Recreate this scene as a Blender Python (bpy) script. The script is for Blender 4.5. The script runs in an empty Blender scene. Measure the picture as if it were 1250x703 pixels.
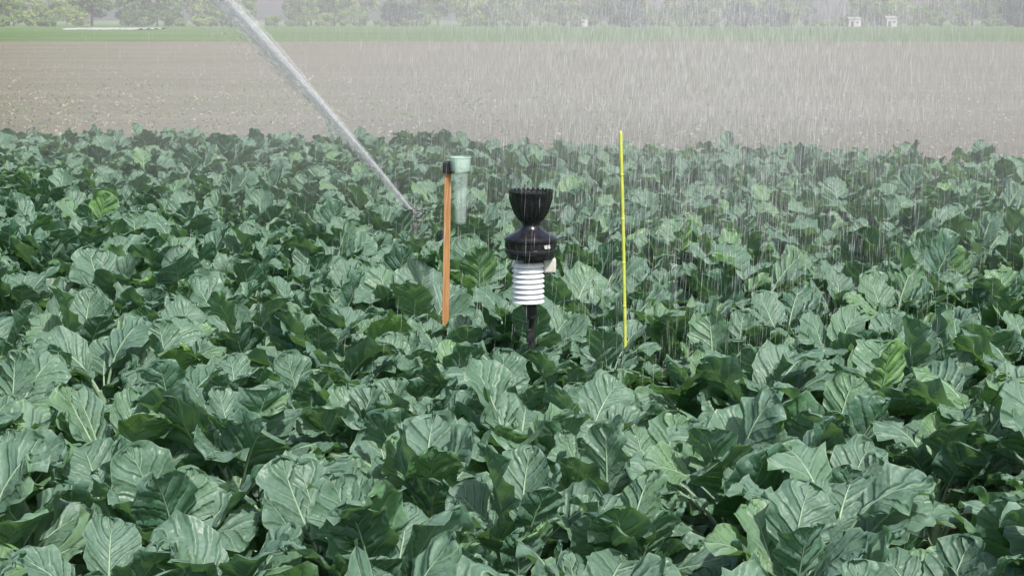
import bpy, math, random
import numpy as np
from mathutils import Vector, Matrix, noise
random.seed(7); rng=np.random.default_rng(7)
scene=bpy.context.scene
col=scene.collection
pi=math.pi

# ------------------------------------------------------------ helpers
def link(o,parent=None):
    col.objects.link(o)
    if parent is not None: o.parent=parent
    return o
def empty(name,loc=(0,0,0)):
    e=bpy.data.objects.new(name,None); e.empty_display_size=.2; e.location=loc
    return link(e)
def mesh_obj(name,verts,faces,mat=None,parent=None,smooth=True,loc=(0,0,0)):
    me=bpy.data.meshes.new(name); me.from_pydata(verts,[],faces); me.update()
    mats=mat if isinstance(mat,list) else ([mat] if mat else [])
    for m in mats: me.materials.append(m)
    if smooth: me.polygons.foreach_set('use_smooth',[True]*len(me.polygons))
    o=bpy.data.objects.new(name,me); o.location=loc
    return link(o,parent)
class NT:
    def __init__(s,name):
        s.m=bpy.data.materials.new(name); s.m.use_nodes=True; s.t=s.m.node_tree; s.t.nodes.clear()
        s.out=s.n('ShaderNodeOutputMaterial')
    def n(s,typ,**kw):
        nd=s.t.nodes.new(typ)
        for k,v in kw.items(): setattr(nd,k,v)
        return nd
    def l(s,a,b): s.t.links.new(a,b)
    def setin(s,sock,v):
        if isinstance(v,bpy.types.NodeSocket): s.l(v,sock)
        else: sock.default_value=v
    def math(s,op,a,b=0.0,c=None,clamp=False):
        nd=s.n('ShaderNodeMath',operation=op); nd.use_clamp=clamp
        s.setin(nd.inputs[0],a); s.setin(nd.inputs[1],b)
        if c is not None: s.setin(nd.inputs[2],c)
        return nd.outputs[0]
    def sstep(s,v,a,b,o0=0.,o1=1.):
        nd=s.n('ShaderNodeMapRange',interpolation_type='SMOOTHSTEP')
        s.setin(nd.inputs[0],v); s.setin(nd.inputs[1],a); s.setin(nd.inputs[2],b)
        s.setin(nd.inputs[3],o0); s.setin(nd.inputs[4],o1); return nd.outputs[0]
    def mix(s,f,a,b):
        nd=s.n('ShaderNodeMix',data_type='RGBA')
        s.setin(nd.inputs[0],f)
        s.setin(nd.inputs[6],a if isinstance(a,bpy.types.NodeSocket) else (*a,1))
        s.setin(nd.inputs[7],b if isinstance(b,bpy.types.NodeSocket) else (*b,1))
        return nd.outputs[2]
    def noise(s,vec,scale,detail=3,rough=.55,out=0):
        nd=s.n('ShaderNodeTexNoise'); 
        if vec is not None: s.l(vec,nd.inputs['Vector'])
        nd.inputs['Scale'].default_value=scale; nd.inputs['Detail'].default_value=detail
        nd.inputs['Roughness'].default_value=rough; return nd.outputs[out]
    def ramp(s,f,stops):
        nd=s.n('ShaderNodeValToRGB'); s.l(f,nd.inputs[0]); e=nd.color_ramp.elements
        while len(e)<len(stops): e.new(.5)
        for i,(p,c) in enumerate(stops): e[i].position=p; e[i].color=(*c,1)
        return nd.outputs[0]
    def bump(s,h,strength,dist):
        nd=s.n('ShaderNodeBump'); s.l(h,nd.inputs['Height']); nd.inputs['Strength'].default_value=strength
        nd.inputs['Distance'].default_value=dist; return nd.outputs[0]
    def bsdf(s,color,rough=.5,spec=.5,normal=None,**kw):
        b=s.n('ShaderNodeBsdfPrincipled')
        s.setin(b.inputs['Base Color'],color if isinstance(color,bpy.types.NodeSocket) else (*color,1))
        s.setin(b.inputs['Roughness'],rough); b.inputs['Specular IOR Level'].default_value=spec
        for k,v in kw.items(): s.setin(b.inputs[k],v)
        if normal is not None: s.l(normal,b.inputs['Normal'])
        return b.outputs[0]
    def mixsh(s,f,a,b):
        nd=s.n('ShaderNodeMixShader'); s.setin(nd.inputs[0],f); s.l(a,nd.inputs[1]); s.l(b,nd.inputs[2]); return nd.outputs[0]
    def done(s,sh): s.l(sh,s.out.inputs['Surface']); return s.m

# ------------------------------------------------------------ materials
def leaf_material():
    t=NT('broccoli_leaf')
    uv=t.n('ShaderNodeUVMap').outputs[0]
    sep=t.n('ShaderNodeSeparateXYZ'); t.l(uv,sep.inputs[0]); U,V=sep.outputs[0],sep.outputs[1]
    geo=t.n('ShaderNodeNewGeometry'); obj=t.n('ShaderNodeObjectInfo')
    ri=geo.outputs['Random Per Island']; ro=obj.outputs['Random']
    r=t.math('FRACT',t.math('ADD',ri,ro))
    tc=t.n('ShaderNodeTexCoord').outputs['Object']
    patch=t.noise(tc,13,3,.65)
    a=t.math('MULTIPLY',t.math('ABSOLUTE',t.math('SUBTRACT',U,.5)),2.)
    mid=t.sstep(t.math('DIVIDE',a,t.math('ADD',t.math('MULTIPLY',t.math('SUBTRACT',1.,V),.05),.012)),.55,1.15,1.,0.)
    side=t.math('MULTIPLY',t.math('GREATER_THAN',U,.5),.45)
    s=t.math('ADD',t.math('MULTIPLY',V,6.0),side)
    s=t.math('SUBTRACT',s,t.math('MULTIPLY',t.math('POWER',a,.8),2.2))
    s=t.math('ADD',s,t.math('MULTIPLY',patch,.7))
    s=t.math('ABSOLUTE',t.math('SUBTRACT',t.math('FRACT',s),.5))
    lat=t.math('MULTIPLY',t.sstep(s,.015,.06,1.,0.),t.sstep(a,.45,1.,1.,.05))
    vein=t.math('MAXIMUM',mid,t.math('MULTIPLY',lat,.55))
    base=t.ramp(r,[(0.,(.050,.126,.080)),(.35,(.068,.162,.098)),(.62,(.094,.195,.134)),(.83,(.100,.220,.100)),(1.,(.17,.33,.09))])
    wax_highlight=t.sstep(patch,.40,.66,0.,.46)
    base=t.mix(wax_highlight,base,(.205,.31,.285))  # pale waxy bloom, plus whitish highlights painted into the leaf colour
    base=t.mix(t.math('MULTIPLY',geo.outputs['Backfacing'],.45),base,(.20,.31,.22))
    base=t.mix(t.sstep(a,.94,.99,0.,.4),base,(.30,.42,.28))
    c=t.mix(t.math('MULTIPLY',vein,.8),base,(.38,.50,.33))
    h=t.math('ADD',t.math('SUBTRACT',1.,t.sstep(s,.0,.30,1.,0.)),t.math('MULTIPLY',patch,2.0))
    h=t.math('ADD',h,t.math('MULTIPLY',t.noise(tc,55,1),.7))
    h=t.math('SUBTRACT',h,t.math('MULTIPLY',mid,.8))
    nrm=t.bump(h,.7,.006)
    rough=t.sstep(patch,.3,.7,.38,.58)
    b=t.bsdf(c,rough,.5,nrm)
    tr=t.n('ShaderNodeBsdfTranslucent'); t.l(t.mix(.6,c,(.27,.52,.09)),tr.inputs[0])
    return t.done(t.mixsh(.30,b,tr.outputs[0]))
M_leaf=leaf_material()
def simple(name,c1,c2,scale=20,rough=.5,spec=.5,bump=0,bdist=.003,**kw):
    t=NT(name); tc=t.n('ShaderNodeTexCoord').outputs['Object']
    n=t.noise(tc,scale,2); c=t.mix(t.sstep(n,.3,.7),c1,c2)
    nr=t.bump(n,bump,bdist) if bump else None
    return t.done(t.bsdf(c,rough,spec,nr,**kw))
M_rib=simple('leaf_stalk',(.22,.34,.20),(.30,.43,.28),30,.5)
M_weed=simple('weed_leaf',(.12,.25,.05),(.19,.34,.07),30,.5)
M_black=simple('black_plastic',(.010,.010,.012),(.022,.022,.026),40,.25,.6)
M_blackm=simple('black_matt',(.012,.012,.013),(.03,.03,.03),60,.5,.4)
M_white=simple('white_plastic',(.80,.81,.82),(.86,.87,.88),30,.4,.5)
M_label=simple('label_print',(.5,.5,.5),(.62,.62,.62),30,.5)
M_grey=simple('grey_metal',(.2,.2,.2),(.3,.3,.3),60,.45,.6,Metallic=.5)
M_brass=simple('dark_metal',(.05,.055,.05),(.10,.10,.09),60,.4,.5,Metallic=.5)

def wood():
    t=NT('orange_wood'); tc=t.n('ShaderNodeTexCoord').outputs['Object']
    mp=t.n('ShaderNodeMapping'); t.l(tc,mp.inputs[0]); mp.inputs['Scale'].default_value=(60,60,3)
    n=t.noise(mp.outputs[0],2.5,5)
    c=t.ramp(n,[(.25,(.30,.13,.05)),(.5,(.48,.24,.10)),(.8,(.56,.32,.15))])
    return t.done(t.bsdf(c,.6,.3,t.bump(n,.4,.002)))
M_wood=wood()
M_yel=simple('yellow_rod',(.50,.55,.08),(.62,.66,.13),25,.45,.4)

def clear_plastic(name,k,c,tc):
    t=NT(name)
    g=t.bsdf(c,.12,.6)
    tr=t.n('ShaderNodeBsdfTransparent'); tr.inputs[0].default_value=(*tc,1)
    return t.done(t.mixsh(k,tr.outputs[0],g))
M_clear=clear_plastic('clear_plastic',.13,(.80,.88,.85),(.97,.99,.98))
M_rim=clear_plastic('pale_green_rim',.5,(.66,.80,.72),(.85,.95,.89))

def drop_mat(name,k=.45,c=.93):
    t=NT(name)
    d=t.n('ShaderNodeBsdfDiffuse'); d.inputs[0].default_value=(c,c,c,1)
    tr=t.n('ShaderNodeBsdfTranslucent'); tr.inputs[0].default_value=(c,c,c,1)
    return t.done(t.mixsh(k,d.outputs[0],tr.outputs[0]))
M_drop=drop_mat('water_drops',.5,.96)
def jet_mat(name,alpha,th):
    t=NT(name); uv=t.n('ShaderNodeUVMap').outputs[0]
    mp=t.n('ShaderNodeMapping'); t.l(uv,mp.inputs[0]); mp.inputs['Scale'].default_value=(9,5,1)
    n=t.noise(mp.outputs[0],1.6,4,.6)
    sep=t.n('ShaderNodeSeparateXYZ'); t.l(uv,sep.inputs[0])
    near=t.sstep(sep.outputs[1],0.,1.4,1.,.75)
    al=t.math('MULTIPLY',t.math('MULTIPLY',t.sstep(n,th-.2,th+.14),alpha),near)
    d=t.n('ShaderNodeBsdfDiffuse'); d.inputs[0].default_value=(.98,.98,.99,1)
    tl=t.n('ShaderNodeBsdfTranslucent'); tl.inputs[0].default_value=(.98,.98,.99,1)
    w=t.mixsh(.45,d.outputs[0],tl.outputs[0])
    tr=t.n('ShaderNodeBsdfTransparent')
    return t.done(t.mixsh(al,tr.outputs[0],w))

def soil(name='dry_soil'):
    t=NT(name); P=t.n('ShaderNodeNewGeometry').outputs['Position']
    big=t.noise(P,.12,4); med=t.noise(P,1.7,4,.65); fine=t.noise(P,11,5,.7)
    mp=t.n('ShaderNodeMapping'); t.l(P,mp.inputs[0]); mp.inputs['Scale'].default_value=(.02,.55,1)
    rows=t.noise(mp.outputs[0],1.,3)
    c=t.ramp(fine,[(.32,(.115,.101,.070)),(.5,(.25,.226,.168)),(.70,(.40,.368,.285))])
    c=t.mix(t.sstep(med,.4,.7,0,.5),c,(.17,.156,.105))
    c=t.mix(t.sstep(rows,.42,.62,0.,.35),c,(.33,.305,.24))
    c=t.mix(t.sstep(big,.42,.60,0.,.40),c,(.185,.20,.11))
    h=t.math('ADD',fine,t.math('MULTIPLY',med,1.5))
    return t.done(t.bsdf(c,.95,.1,t.bump(h,1.,.10)))
M_soil=soil()
def crop():
    t=NT('green_crop'); P=t.n('ShaderNodeNewGeometry').outputs['Position']
    mp=t.n('ShaderNodeMapping'); t.l(P,mp.inputs[0]); mp.inputs['Scale'].default_value=(.03,.09,1)
    a=t.noise(mp.outputs[0],1.,4); b=t.noise(P,1.3,5,.7)
    c=t.ramp(a,[(.3,(.085,.15,.045)),(.5,(.13,.21,.065)),(.7,(.18,.26,.09))])
    c=t.mix(t.sstep(b,.4,.7,0.,.45),c,(.06,.13,.03))
    return t.done(t.bsdf(c,.9,.1,t.bump(b,1.,.3)))
M_crop=crop()
def foliage(name,c0,c1,c2,t0,t1,t2):
    t=NT(name); g=t.n('ShaderNodeNewGeometry'); o=t.n('ShaderNodeObjectInfo')
    r=g.outputs['Random Per Island']
    c=t.ramp(r,[(0,c0),(.5,c1),(1,c2)])
    tint=t.ramp(o.outputs['Random'],[(0,t0),(.5,t1),(1,t2)])
    c=t.mix(.6,c,tint)
    b=t.bsdf(c,.7,.2); tr=t.n('ShaderNodeBsdfTranslucent'); t.l(c,tr.inputs[0])
    return t.done(t.mixsh(.4,b,tr.outputs[0]))
M_tree=foliage('tree_foliage',(.13,.22,.07),(.24,.36,.10),(.36,.47,.14),(.08,.17,.06),(.26,.42,.10),(.52,.64,.18))
M_treed=foliage('dark_foliage',(.04,.08,.05),(.06,.12,.065),(.09,.16,.08),(.04,.08,.05),(.07,.12,.06),(.09,.15,.08))
M_bark=simple('bark',(.12,.10,.08),(.18,.15,.12),5,.9,.1)

# ------------------------------------------------------------ ground sheets
EDGE=lambda x:14.9-.295*x
def sheet(name,pts,z,mat):
    return mesh_obj(name,[(x,y,z) for x,y in pts],[tuple(range(len(pts)))],mat,smooth=False)
sheet('ground',[(-3000,-200),(3000,-200),(3000,5000),(-3000,5000)],0,M_soil)
top=[];N=160
for i in range(N+1):
    x=-400+800*i/N; top.append((x,131+1.2*noise.noise((x*.15,0,0))*2-.01*x))
pts=top+[(2500,140),(2500,4800),(-2500,4800),(-2500,140)]
sheet('crop_strip',pts,.02,M_crop)
M_track=simple('track_grey',(.16,.16,.15),(.24,.23,.21),.6,.95,.1)
sheet('farm_track',[(-90,150),(-41,150),(-41,155),(-90,155)],.04,M_track)
M_fleece=simple('fleece',(.38,.40,.35),(.48,.49,.45),.5,.8,.1)
def fleece():
    v=[];f=[];W=40
    for j in range(9):
        for i in range(W+1):
            v.append((-77+13*i/W+j*.1,283+2.6*j,.06+.25*abs(math.sin(j*pi/2))+.1*noise.noise((i*.6,j,3))))
    for j in range(8):
        for i in range(W): a=j*(W+1)+i; f.append((a,a+1,a+W+2,a+W+1))
    mesh_obj('crop_cover',v,f,M_fleece)
fleece()

# ------------------------------------------------------------ soil clods (one mesh) and seedlings
M_clod=simple('soil_clod',(.22,.20,.15),(.38,.35,.275),3,.95,.1)
def clods():
    import bmesh
    bm=bmesh.new(); bmesh.ops.create_icosphere(bm,subdivisions=1,radius=1)
    bv=np.array([v.co[:] for v in bm.verts]); bf=np.array([[v.index for v in f.verts] for f in bm.faces]); bm.free()
    n=22000; V=[];F=[]
    d=12.5+ 50*rng.random(n)**1.8
    x=(rng.random(n)-.5)*(d*1.1+6)
    for i in range(n):
        if d[i]<EDGE(x[i])-.5: continue
        s=.010+.028*rng.random()**3
        R=Matrix.Rotation(rng.random()*6.28,3,Vector(rng.normal(size=3)).normalized())
        p=(bv*(1+.5*(rng.random(bv.shape)-.5)))*np.array([1.2,.9,.6])*s
        p=p@np.array(R)
        V.append(p+[x[i],d[i],s*.1]); F.append(bf+12*(len(V)-1))
    V=np.concatenate(V);F=np.concatenate(F)
    mesh_obj('soil_clods',V.tolist(),F.tolist(),M_clod,smooth=False)
clods()
def seedlings():
    V=[];F=[];q=random.Random(3)
    for i in range(3500):
        d=16+30*q.random()**1.2; x=-.14*d+q.gauss(0,.2*d)
        if d<EDGE(x)+.3: continue
        for k in range(4):
            a=q.random()*6.28; l=q.uniform(.02,.055); e=Vector((math.cos(a),math.sin(a),q.uniform(.3,1.2))).normalized()*l
            sd=e.cross(Vector((0,0,1))).normalized()*l*.3; c=Vector((x,d,.002)); b=len(V)
            V.extend([tuple(c),tuple(c+e*.5+sd),tuple(c+e),tuple(c+e*.5-sd)]); F.append((b,b+1,b+2,b+3))
    mesh_obj('seedling_weeds',V,F,M_weed,smooth=False)
seedlings()

# ------------------------------------------------------------ broccoli plants
def leaf(acc,az,z0,pet,L,W,a0,a1,roll,cup,wave,seed,nu=14,nv=16):
    V,F,UV,MI=acc
    er=np.array([math.cos(az),math.sin(az),0]); et0=np.array([-math.sin(az),math.cos(az),0]); ez=np.array([0,0,1.])
    tot=pet+L; steps=60
    C=[er*.012+ez*z0]; T=[]
    for i in range(steps):
        s=(i+.5)/steps; a=a0+(a1-a0)*s**1.6
        tg=math.cos(a)*er+math.sin(a)*ez + et0*.15*math.sin(seed*3+s*2.5)*s
        T.append(tg/np.linalg.norm(tg)); C.append(C[-1]+T[-1]*tot/steps)
    C=np.array(C);T.append(T[-1]);T=np.array(T)
    def at(s):
        k=min(max(s,0),1)*steps; i=min(int(k),steps-1); fr=k-i
        return C[i]*(1-fr)+C[i+1]*fr, T[i]
    base=len(V); q=random.Random(seed)
    ph=[q.random()*6.28 for _ in range(8)]
    lobes=q.uniform(.03,.08)
    for j in range(nv+1):
        tj=j/nv; v=.5-.5*math.cos(pi*tj)*1.0; v=.45*v+.55*tj if tj<.5 else v*.75+.25*tj
        s=(pet+L*v)/tot; c,tg=at(s)
        et=et0-np.dot(et0,tg)*tg; et/=np.linalg.norm(et)
        N=np.cross(et,tg)*-1
        rr=roll*(.4+.6*v); et,N=et*math.cos(rr)+N*math.sin(rr), N*math.cos(rr)-et*math.sin(rr)
        shape=(max(v,0)**.60)*(max(1-v,0)**.45)/.53
        if v<.16: shape=max(shape*.75,.06)
        for i in range(nu+1):
            u=-1+2*i/nu; sd=1 if u>0 else 2
            w=W*.5*shape*(1+lobes*math.sin(v*17+ph[sd])+.06*math.sin(v*31+ph[sd+2]))
            au=abs(u)
            off=cup*w*(au**1.5)
            off+=wave*W*(au**2.6)*(math.sin(v*11+ph[sd])+.7*math.sin(v*24+ph[sd+2]))
            off+=.05*W*(au**1.2)*math.sin(v*5+ph[sd+4])
            off+=.010*math.sin(v*20+ph[sd]-au*6)*min(au*3,1)*(1-au*.4)
            tipb=-.10*L*max(0,v-.8)*abs(u)
            shrink=1-.25*abs(cup)*au
            p=c+et*u*w*shrink+N*off+tg*tipb+tg*(.0+.03*W*math.sin(u*9+ph[7])*(v>.85))
            V.append(p); UV.append(((u+1)/2,v))
    for j in range(nv):
        for i in range(nu):
            a=base+j*(nu+1)+i; F.append((a,a+1,a+nu+2,a+nu+1)); MI.append(0)
    base=len(V); ns=12; k=5
    for j in range(ns+1):
        s=j/ns*(pet+L*.72)/tot; c,tg=at(s)
        et=et0-np.dot(et0,tg)*tg; et/=np.linalg.norm(et); N=np.cross(tg,et)
        r=.0075*(1-.82*j/ns)*(W/.22)
        for i in range(k):
            an=2*pi*i/k; p=c+et*r*math.cos(an)+N*(r*math.sin(an)*.9); V.append(p); UV.append((.5,.0))
    for j in range(ns):
        for i in range(k):
            a=base+j*k+i;b=base+j*k+(i+1)%k; F.append((a,b,b+k,a+k)); MI.append(1)
def plant_mesh(seed):
    q=random.Random(seed); acc=([],[],[],[])
    n=q.randint(18,21); az=q.random()*6.28
    for i in range(n):
        f=i/(n-1); az+=2.4+q.uniform(-.35,.35)
        z0=.16+.235*f
        pet=q.uniform(.11,.17)*(1-.45*f)
        L=q.uniform(.17,.275)*(1-.22*f); W=L*q.uniform(.78,1.02)
        a0=math.radians(q.uniform(42,66)+14*f); a1=math.radians(q.uniform(-50,45)+28*f)
        leaf(acc,az,z0,pet,L,W,a0,a1,q.uniform(-.7,.7),q.uniform(-.25,.42),q.uniform(.02,.075),q.randint(0,99999))
    V,F,UV,MI=acc
    base=len(V);k=8
    for j in range(5):
        for i in range(k):
            an=2*pi*i/k; r=.018-.001*j; V.append(np.array([r*math.cos(an),r*math.sin(an),-.02+.105*j])); UV.append((.5,0))
    for j in range(4):
        for i in range(k):
            a=base+j*k+i;b=base+j*k+(i+1)%k;F.append((a,b,b+k,a+k));MI.append(1)
    me=bpy.data.meshes.new('broccoli_plant'); me.from_pydata([tuple(v) for v in V],[],F); me.update()
    me.materials.append(M_leaf);me.materials.append(M_rib)
    me.polygons.foreach_set('use_smooth',[True]*len(F)); me.polygons.foreach_set('material_index',MI)
    uvl=me.uv_layers.new(name='UVMap'); UVa=np.array(UV)
    li=np.empty(len(me.loops),dtype=np.int32); me.loops.foreach_get('vertex_index',li)
    uvl.data.foreach_set('uv',UVa[li].ravel())
    return me
PM=[plant_mesh(100+i) for i in range(16)]
field=empty('broccoli_field')
cnt=0
def plant(px,py,s):
    o=bpy.data.objects.new('broccoli_plant',random.choice(PM)); link(o,field)
    o.location=(px,py,random.uniform(-.05,.02))
    o.scale=(s,s,s*random.uniform(.93,1.07)); o.rotation_euler=(random.uniform(-.12,.12),random.uniform(-.12,.12),random.random()*6.28)
sp=.38; y=1.6; row=0
while y<21:
    x=-9.5+(row%2)*sp*.5
    while x<9.5:
        px=x+random.uniform(-.08,.08); py=y+random.uniform(-.08,.08)
        x+=sp
        if py>EDGE(px)+random.uniform(-.15,.1): continue
        if abs(px)>py*.38+1.2: continue
        if math.hypot(px-.065,py-5.87)<.10 or math.hypot(px+.26,py-6.3)<.08: continue
        s=random.uniform(.92,1.12)
        if py>11: s*=.97
        for ox,oy in ((.41,5.9),(-.26,6.3)):
            if abs(px-ox)<.30 and -.75<py-oy<.15: s=min(s,.98)
        plant(px,py,s); cnt+=1
    y+=sp*.92; row+=1
print('plants',cnt)

def weed(loc,seed):
    q=random.Random(seed);V=[];F=[]
    for s in range(4):
        az=q.random()*6.28; el=q.uniform(.9,1.5); h=q.uniform(.04,.07)
        d=Vector((math.cos(az)*math.cos(el),math.sin(az)*math.cos(el),math.sin(el)))
        for k in range(8):
            t=.35+.65*k/8; c=d*h*t*1.0; a2=q.random()*6.28; l=q.uniform(.02,.04)
            dd=Vector((math.cos(a2),math.sin(a2),q.uniform(-.1,.7))).normalized(); sd=dd.cross(Vector((0,0,1))).normalized()*l*.25
            b=len(V); V+= [c,c+dd*l*.5+sd,c+dd*l+Vector((0,0,-.006)),c+dd*l*.5-sd]; F.append((b,b+1,b+2,b+3))
        b=len(V); V+=[Vector((0,0,-.45)),Vector((.004,0,-.45)),d*h]; F.append((b,b+1,b+2))
    mesh_obj('weed_plant',[tuple(v) for v in V],F,M_weed,smooth=False,loc=loc)
for i,l in enumerate([(-1.36,4.35,.52),(1.50,4.85,.54)]): weed(l,i)

# ------------------------------------------------------------ revolved shapes
def lathe(name,prof,mat,parent,seg=48,loc=(0,0,0),rib=0,ribn=0,ribrange=None,cap=True):
    V=[];F=[]
    for j,(r,z) in enumerate(prof):
        for i in range(seg):
            a=2*pi*i/seg; rr=r
            if ribn and ribrange[0]<=z<=ribrange[1]: rr=r+rib*(.5+.5*math.cos(a*ribn))**3
            V.append((rr*math.cos(a),rr*math.sin(a),z))
    for j in range(len(prof)-1):
        for i in range(seg):
            a=j*seg+i;b=j*seg+(i+1)%seg;F.append((a,b,b+seg,a+seg))
    o=mesh_obj(name,V,F,mat,parent,loc=loc)
    m=o.modifiers.new('es','EDGE_SPLIT'); m.split_angle=math.radians(38)
    return o
def box(name,size,loc,mat,parent,bev=.003,rot=(0,0,0)):
    sx,sy,sz=[s/2 for s in size]
    v=[(x,y,z) for x in(-sx,sx) for y in(-sy,sy) for z in(-sz,sz)]
    f=[(0,1,3,2),(4,6,7,5),(0,4,5,1),(2,3,7,6),(0,2,6,4),(1,5,7,3)]
    o=mesh_obj(name,v,f,mat,parent,smooth=False,loc=loc); o.rotation_euler=rot
    if bev: m=o.modifiers.new('b','BEVEL'); m.width=bev; m.segments=2
    return o

# weather station
ws=empty('rain_weather_station',(.067,5.8,0))
lathe('funnel',[(.032,.930),(.034,.940),(.044,.953),(.057,.972),(.067,1.0),(.0745,1.025),(.078,1.043),(.080,1.046),(.080,1.051),(.075,1.051),(.070,1.03),(.058,.99),(.03,.945),(.0,.94)],M_black,ws,144,rib=.0035,ribn=24,ribrange=(.95,1.03))
for i in range(26):
    a=2*pi*i/26
    box('rim_tooth',(.007,.009,.009),(.0765*math.cos(a),.0765*math.sin(a),1.052),M_blackm,ws,.0015,(0,0,a))
lathe('body_dome',[(.032,.930),(.0335,.925),(.041,.915),(.058,.905),(.078,.896),(.089,.890),(.0945,.884),(.0945,.876),(.0905,.873),(.0895,.850),(.093,.848),(.0945,.842),(.093,.834),(.089,.831),(.087,.822),(.082,.812),(.05,.808),(0,.808)],M_black,ws,96)
for i in range(20):
    a=2*pi*i/20; box('vent_rib',(.004,.006,.020),(.0905*math.cos(a),.0905*math.sin(a),.861),M_blackm,ws,.001,(0,0,a))
for k,(an,w) in enumerate([(-1.02,.004),(-.95,.008),(-.86,.004),(-.80,.007)]):
    box('logo_mark',(.0016,w,.013),(.0935*math.cos(an),.0935*math.sin(an),.861),M_label,ws,0,(0.25,0,an))
M_white_shaded=simple('shaded_white_plastic',(.55,.53,.47),(.62,.60,.54),30,.5)  # white box, with the shade under the disc put into its beige tone
box('sensor_box',(.045,.05,.05),(.068,.01,.785),M_white_shaded,ws,.006)
box('arm',(.09,.022,.014),(.02,.01,.801),M_blackm,ws,.003)
for i in range(8):
    z=.798-i*.0185
    lathe('shield_plate',[(.044,z),(.0505,z-.0015),(.0585,z-.0125),(.0585,z-.0150),(.0565,z-.0150),(.048,z-.0075)],M_white,ws,48,loc=(-.009,0,0))
lathe('shield_core',[(.0,.7975),(.0475,.7975),(.0475,.652),(0,.652)],M_white,ws,48,loc=(-.009,0,0))
lathe('mast',[(.0,.806),(.011,.806),(.011,.0),(.0,.0)],M_blackm,ws,20,loc=(.004,.03,0))
box('mast_clamp',(.036,.05,.05),(.004,.015,.615),M_blackm,ws,.006)
box('clamp_bracket',(.05,.03,.014),(-.004,.01,.644),M_blackm,ws,.003)
box('clamp_bolt',(.01,.035,.012),(-.014,-.008,.58),M_blackm,ws,.002)
box('cable_gland',(.018,.02,.05),(-.006,.0,.53),M_blackm,ws,.004)

# rain gauge on wooden stake
rg=empty('rain_gauge',(-.262,6.3,0))
bot=Vector((-.010,0,0)); topv=Vector((.016,0,1.09))
st=box('wooden_stake',(.026,.024,1.10),((bot+topv)/2),M_wood,rg,.002,(0,.0235,0))
gx=.064
box('bracket_cap',(.048,.05,.044),(.020,-.002,1.093),M_blackm,rg,.005)
box('bracket_arm',(.085,.02,.020),(.055,.018,1.078),M_blackm,rg,.004)
g=empty('gauge'); g.parent=rg; g.location=(gx,-.02,0); 
lathe('gauge_funnel',[(.036,1.078),(.0385,1.09),(.0405,1.128),(.0425,1.130),(.0425,1.134),(.038,1.134),(.035,1.09),(.02,1.07)],M_rim,g,40)
lathe('gauge_tube',[(.0,.876),(.019,.876),(.021,.880),(.027,1.0),(.031,1.075),(.029,1.075),(.025,1.0),(.019,.884),(0,.882)],M_clear,g,40)
M_mark=simple('scale_mark',(.05,.2,.12),(.08,.25,.15),30,.6)
for i in range(22):
    z=.895+i*.0078; r=.0200+(z-.88)*.0515+.0012; w=.014 if i%5==0 else .008
    box('scale_mark',(w,.0012,.0012),(.003,-r,z),M_mark,g,0)

# yellow rod
yr=empty('yellow_rod',(.408,5.9,0))
V=[];F=[];k=10;zs=[0,.3,.6,.9,1.1,1.25,1.258]
for j,z in enumerate(zs):
    cx=.0165-.0172*2*(z/1.258)+.012*math.sin(z/1.258*pi)*.35; r=.0062 if j<6 else .004
    for i in range(k): V.append((cx+r*math.cos(2*pi*i/k),r*math.sin(2*pi*i/k),z))
for j in range(len(zs)-1):
    for i in range(k): a=j*k+i;b=j*k+(i+1)%k;F.append((a,b,b+k,a+k))
F.append(tuple(range((len(zs)-1)*k,len(zs)*k)))
mesh_obj('rod',V,F,M_yel,yr)
for z in (.62,.78,.94,1.10):
    lathe('rod_ring',[(.0062,z-.004),(.0074,z-.002),(.0074,z+.002),(.0062,z+.004)],M_yel,yr,14,loc=(.0165-.0344*(z/1.258)+.0035*math.sin(z/1.258*pi),0,0))

# ------------------------------------------------------------ sprinkler
def sprinkler(loc,az,el):
    s=empty('irrigation_sprinkler',loc)
    lathe('riser',[(0,0),(.012,0),(.012,.52),(.016,.52),(.016,.545),(.0,.545)],M_grey,s,16)
    lathe('head',[(0,.545),(.012,.545),(.015,.555),(.015,.585),(.010,.6),(0,.602)],M_brass,s,20)
    n=lathe('nozzle',[(0,-.02),(.010,-.02),(.010,.04),(.007,.05),(.006,.06),(.0,.06)],M_brass,s,16,loc=(0,0,.585))
    d=Vector((math.cos(az)*math.cos(el),math.sin(az)*math.cos(el),math.sin(el)))
    n.rotation_euler=d.to_track_quat('Z','Y').to_euler()
    box('swing_arm',(.007,.08,.010),(.0,.02,.607),M_brass,s,.002,(0,0,az))
    return s
J0=Vector((-.545,9.0,.60)); J1=Vector((-1.115,6.3,1.745)); jd=(J1-J0)
sprinkler((-.54,9.02,0),math.atan2(jd.y,jd.x),math.radians(22))

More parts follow.
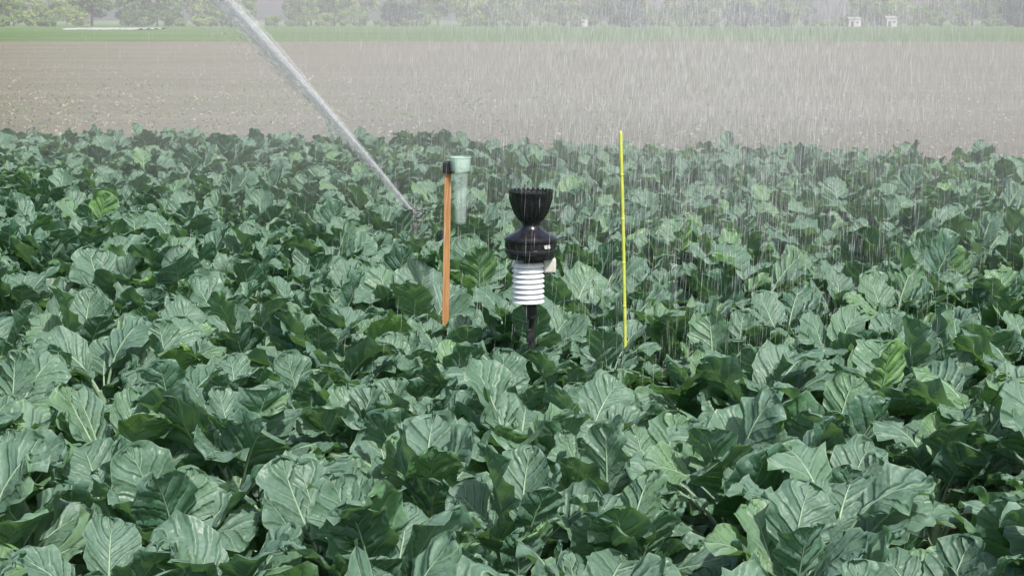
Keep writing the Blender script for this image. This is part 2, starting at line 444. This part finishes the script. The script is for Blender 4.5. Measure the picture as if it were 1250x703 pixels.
# ------------------------------------------------------------ water
def spindles(name,P,D,L,W,mat,parent=None):
    n=len(P)
    D=D/np.linalg.norm(D,axis=1,keepdims=True)
    ref=np.where(np.abs(D[:,2:3])>.9,np.array([[1.,0,0]]),np.array([[0,0,1.]]))
    A=np.cross(D,ref);A/=np.linalg.norm(A,axis=1,keepdims=True);B=np.cross(D,A)
    L=L[:,None];W=W[:,None]
    ring=[P+ (A*math.cos(a)+B*math.sin(a))*W*.5 for a in (0,2.094,4.189)]
    V=np.stack([P-D*L*.5,*ring,P+D*L*.5],axis=1).reshape(-1,3)
    tri=np.array([[0,2,1],[0,3,2],[0,1,3],[4,1,2],[4,2,3],[4,3,1]])
    F=(tri[None]+ (np.arange(n)*5)[:,None,None]).reshape(-1,3)
    me=bpy.data.meshes.new(name); me.vertices.add(len(V)); me.vertices.foreach_set('co',V.astype(np.float32).ravel())
    me.loops.add(F.size); me.loops.foreach_set('vertex_index',F.astype(np.int32).ravel())
    me.polygons.add(len(F)); me.polygons.foreach_set('loop_start',np.arange(0,F.size,3,dtype=np.int32))
    me.update(calc_edges=True); me.materials.append(mat)
    o=bpy.data.objects.new(name,me); return link(o,parent)
jet=empty('water_jet')
def jc(t): 
    p=J0+jd*t; p.z-=.06*t*t-.06*t; return p
def jet_shell(k,alpha,th,seed):
    NS=90;NR=20;V=[];F=[];UV=[]
    a=jd.cross(Vector((0,0,1))).normalized(); b=jd.cross(a).normalized()
    for j in range(NS+1):
        t=2.0*j/NS; c=jc(t); r0=(.008+.026*t)*k
        for i in range(NR+1):
            an=2*pi*(i%NR)/NR; r=r0*(1+.18*noise.noise((math.cos(an)*1.5+seed,math.sin(an)*1.5,t*6)))
            V.append(tuple(c+a*r*math.cos(an)+b*r*math.sin(an))); UV.append((i/NR+seed,t))
    for j in range(NS):
        for i in range(NR): q=j*(NR+1)+i; F.append((q,q+1,q+NR+2,q+NR+1))
    o=mesh_obj('jet_stream',V,F,jet_mat('aerated_water',alpha,th),jet); me=o.data
    u=me.uv_layers.new(name='UVMap'); li=np.empty(len(me.loops),dtype=np.int32); me.loops.foreach_get('vertex_index',li)
    u.data.foreach_set('uv',np.array(UV)[li].ravel())
jet_shell(.6,.85,.34,0); jet_shell(1.0,.38,.42,3.3); jet_shell(1.5,.17,.48,7.1)
n=10000
t=rng.random(n)**.75*1.9
mean=np.array([jc(v)[:] for v in t])
P=mean+rng.normal(size=(n,3))*(.004+.018*t)[:,None]
tail=rng.random(n)<.22
P[tail]+=np.abs(rng.normal(size=(tail.sum(),3)))*np.array([.02,0,-.07])*t[tail][:,None]
D=np.array(jd)[None]+rng.normal(size=(n,3))*.05; D[:,2]-=.12*t
spindles('jet_drops',P,D,.02+.05*rng.random(n),.0010+.0010*rng.random(n),M_drop,jet)
n=500
P=np.array([-.56,8.95,.62])+rng.normal(size=(n,3))*np.array([.06,.06,.045]); 
spindles('nozzle_splash',P,rng.normal(size=(n,3)),.006+.02*rng.random(n),.001+.0012*rng.random(n),M_drop,jet)
def rain(n,y0,y1,pw,cx,sx,zmax,w,l):
    y=y0+(y1-y0)*rng.random(n)**pw
    x=cx*y+rng.normal(size=n)*(sx*y+.2); z=.42+(zmax-.42)*rng.random(n)
    P=np.stack([x,y,z],1); D=np.stack([-.04+rng.normal(size=n)*.03+.02*(x-.1*y),rng.normal(size=n)*.04,-np.ones(n)],1)
    return P,D,l*(.4+rng.random(n)),w*(.5+rng.random(n))
a=[rain(14000,5.3,9,1,.125,.06,2.6,.00065,.12),rain(62000,9,22,.8,.125,.09,3.4,.00062,.16),rain(4000,7,20,.8,.05,.22,3.4,.0007,.11)]
P,D,L,W=[np.concatenate([q[i] for q in a]) for i in range(4)]
spindles('falling_spray',P,D,L,W,M_drop)

def vol_mat(name,dens,an):
    t=NT(name); vs=t.n('ShaderNodeVolumeScatter'); vs.inputs['Color'].default_value=(.99,.99,1,1)
    vs.inputs['Density'].default_value=dens; vs.inputs['Anisotropy'].default_value=an
    t.l(vs.outputs[0],t.out.inputs['Volume']); return t.m
def mist(name,c,r,dens):
    V=[];F=[];A=40;B=20
    for j in range(B+1):
        th=pi*j/B
        for i in range(A): ph=2*pi*i/A; V.append((r[0]*math.sin(th)*math.cos(ph),r[1]*math.sin(th)*math.sin(ph),r[2]*math.cos(th)))
    for j in range(B):
        for i in range(A): F.append((j*A+i,(j+1)*A+i,(j+1)*A+(i+1)%A,j*A+(i+1)%A))
    mesh_obj(name,V,F,vol_mat(name,dens,-.25),loc=c)
mist('spray_mist',(2.9,18,1),(8.0,11.5,5.5),.022)
v=[(x,y,z) for x in(-900,900) for y in(165,800) for z in(.05,45)]
mesh_obj('distance_haze',v,[(0,1,3,2),(4,6,7,5),(0,4,5,1),(2,3,7,6),(0,2,6,4),(1,5,7,3)],vol_mat('distance_haze',.0006,-.2),smooth=False)

# ------------------------------------------------------------ distant trees
def tree_mesh(name,H,Wd,low,seed,mat,nc=34,per=85,q0=.42):
    r=np.random.default_rng(seed); V=[];F=[];MI=[]
    def tube(p0,p1,r0,r1,k=6):
        d=(p1-p0).normalized(); a=d.orthogonal().normalized(); b=d.cross(a); s=len(V)
        for p,rr in((p0,r0),(p1,r1)):
            for i in range(k): V.append(tuple(p+a*rr*math.cos(2*pi*i/k)+b*rr*math.sin(2*pi*i/k)))
        for i in range(k): F.append((s+i,s+(i+1)%k,s+k+(i+1)%k,s+k+i)); MI.append(1)
    tr=.022*H; tube(Vector((0,0,-.1)),Vector((.1,0,H*.45)),tr,tr*.6); tube(Vector((.1,0,H*.45)),Vector((0,.1,H*.85)),tr*.6,tr*.15)
    cz=(H+low)/2; hz=(H-low)/2
    for c in range(nc):
        while True:
            p=r.uniform(-1,1,3)
            if .25<np.dot(p,p)<1: break
        cen=np.array([p[0]*Wd*.5,p[1]*Wd*.5,cz+p[2]*hz*.9])
        if c<9: tube(Vector((.05,0,min(H*.6,max(low*.8,cen[2]*.6)))),Vector(cen),tr*.35,tr*.08,5)
        cr=r.uniform(.09,.17)*Wd
        for k in range(per):
            o=r.normal(size=3); o/=np.linalg.norm(o); o*=cr*r.random()**.4*np.array([1,1,.75])
            n1=r.normal(size=3);n1/=np.linalg.norm(n1); n2=np.cross(n1,r.normal(size=3)); n2/=np.linalg.norm(n2)
            s=q0*r.uniform(.5,1.2); cc=cen+o; b=len(V)
            V.extend([tuple(cc-n1*s),tuple(cc+n2*s*.6),tuple(cc+n1*s),tuple(cc-n2*s*.55)]); F.append((b,b+1,b+2,b+3)); MI.append(0)
    me=bpy.data.meshes.new(name); me.from_pydata(V,[],F); me.update(); me.materials.append(mat); me.materials.append(M_bark)
    me.polygons.foreach_set('material_index',MI); return me
big=[tree_mesh('tall_tree',H,W,.6,s,M_tree,44,80,.5) for H,W,s in((14,9,1),(11,8,2),(16,10,3),(12,11,4))]
bush=[tree_mesh('shrub',H,W,.1,s,M_tree,22,80,.34) for H,W,s in((4,6,11),(3,5,12),(5.2,6,13))]
tl=empty('distant_trees')
q=random.Random(5)
def put(me,x,y,s,name='tree_clump',parent=tl,sz=None):
    o=bpy.data.objects.new(name,me); link(o,parent); o.location=(x,y,0); o.scale=(s,s,sz or s); o.rotation_euler=(0,0,q.random()*6.28); return o
x=-230
while x<230:
    if q.random()>.2: put(q.choice(big),x,q.uniform(440,500),q.uniform(.5,1.1))
    x+=q.uniform(4,9)
x=-230
while x<230:
    put(q.choice(big),x,q.uniform(520,600),q.uniform(.6,1.2)); x+=q.uniform(6,13)
x=-230
while x<230:
    if q.random()>.2: put(q.choice(bush),x,q.uniform(418,436),q.uniform(.6,1.15))
    x+=q.uniform(2.5,5)
dk=[tree_mesh('round_tree',7.6,11,.0,31,M_treed,46,90,.38),tree_mesh('round_tree',8,10,.2,32,M_treed,44,90,.38)]
put(dk[0],26.5,400,.98,'round_tree',None); put(dk[1],119,385,1.05,'round_tree',None)
put(dk[1],57,412,.85,'round_tree',None); put(dk[0],66,414,.6,'round_tree',None); put(dk[0],-29,425,.8,'round_tree',None)

M_wall=simple('white_render',(.60,.60,.58),(.70,.70,.68),1,.7,.2)
M_roof=simple('shed_roof',(.34,.32,.31),(.42,.40,.38),2,.8,.2)
M_win=simple('window_glass',(.06,.065,.07),(.08,.08,.09),2,.15,.6)
def shed(x,y,w,h,d=5):
    s=empty('white_shed',(x,y,0))
    box('walls',(w,d,h),(0,0,h/2),M_wall,s,0)
    r=h*.3; v=[(-w/2-.2,-d/2-.2,h),(w/2+.2,-d/2-.2,h),(w/2+.2,d/2+.2,h),(-w/2-.2,d/2+.2,h),(-w/2-.2,0,h+r),(w/2+.2,0,h+r)]
    v=[(a,b,c+.01) for a,b,c in v]
    mesh_obj('roof',v,[(0,1,5,4),(2,3,4,5),(0,4,3),(1,2,5),(0,3,2,1)],M_roof,s,smooth=False)
    box('door',(.7,.08,1.4),(-w*.25,-d/2-.05,.7),M_win,s,0)
    box('window',(.6,.08,.4),(w*.2,-d/2-.05,h*.6),M_win,s,0)
shed(17.5,426,3.6,2.1); shed(88,428,3.0,1.9); shed(97,426,2.6,2.1)

# ------------------------------------------------------------ light, sky, camera
SE,SA=math.radians(52),math.radians(150)
w=bpy.data.worlds.new('World'); scene.world=w; w.use_nodes=True
nt=w.node_tree; bg=nt.nodes['Background']; sk=nt.nodes.new('ShaderNodeTexSky'); sk.sky_type='NISHITA'; sk.sun_disc=False
sk.sun_elevation=SE; sk.sun_rotation=SA; sk.dust_density=3.0; sk.air_density=1.0
nt.links.new(sk.outputs[0],bg.inputs[0]); bg.inputs[1].default_value=.15
sd=Vector((math.sin(SA)*math.cos(SE),math.cos(SA)*math.cos(SE),math.sin(SE)))
ld=bpy.data.lights.new('sun','SUN'); ld.energy=4.8; ld.angle=math.radians(1.5); ld.color=(1,.975,.935)
lo=bpy.data.objects.new('sun',ld); link(lo); lo.rotation_euler=sd.to_track_quat('Z','Y').to_euler(); lo.location=(0,0,20)
cd=bpy.data.cameras.new('camera'); cam=bpy.data.objects.new('camera',cd); link(cam)
cam.location=(0,0,1.65); cam.rotation_euler=(math.radians(90-9.27),0,0)
cd.lens=57.6; cd.sensor_width=36; cd.clip_end=8000; cd.clip_start=.05
scene.camera=cam
scene.view_settings.view_transform='Standard'; scene.view_settings.look='None'; scene.view_settings.exposure=0
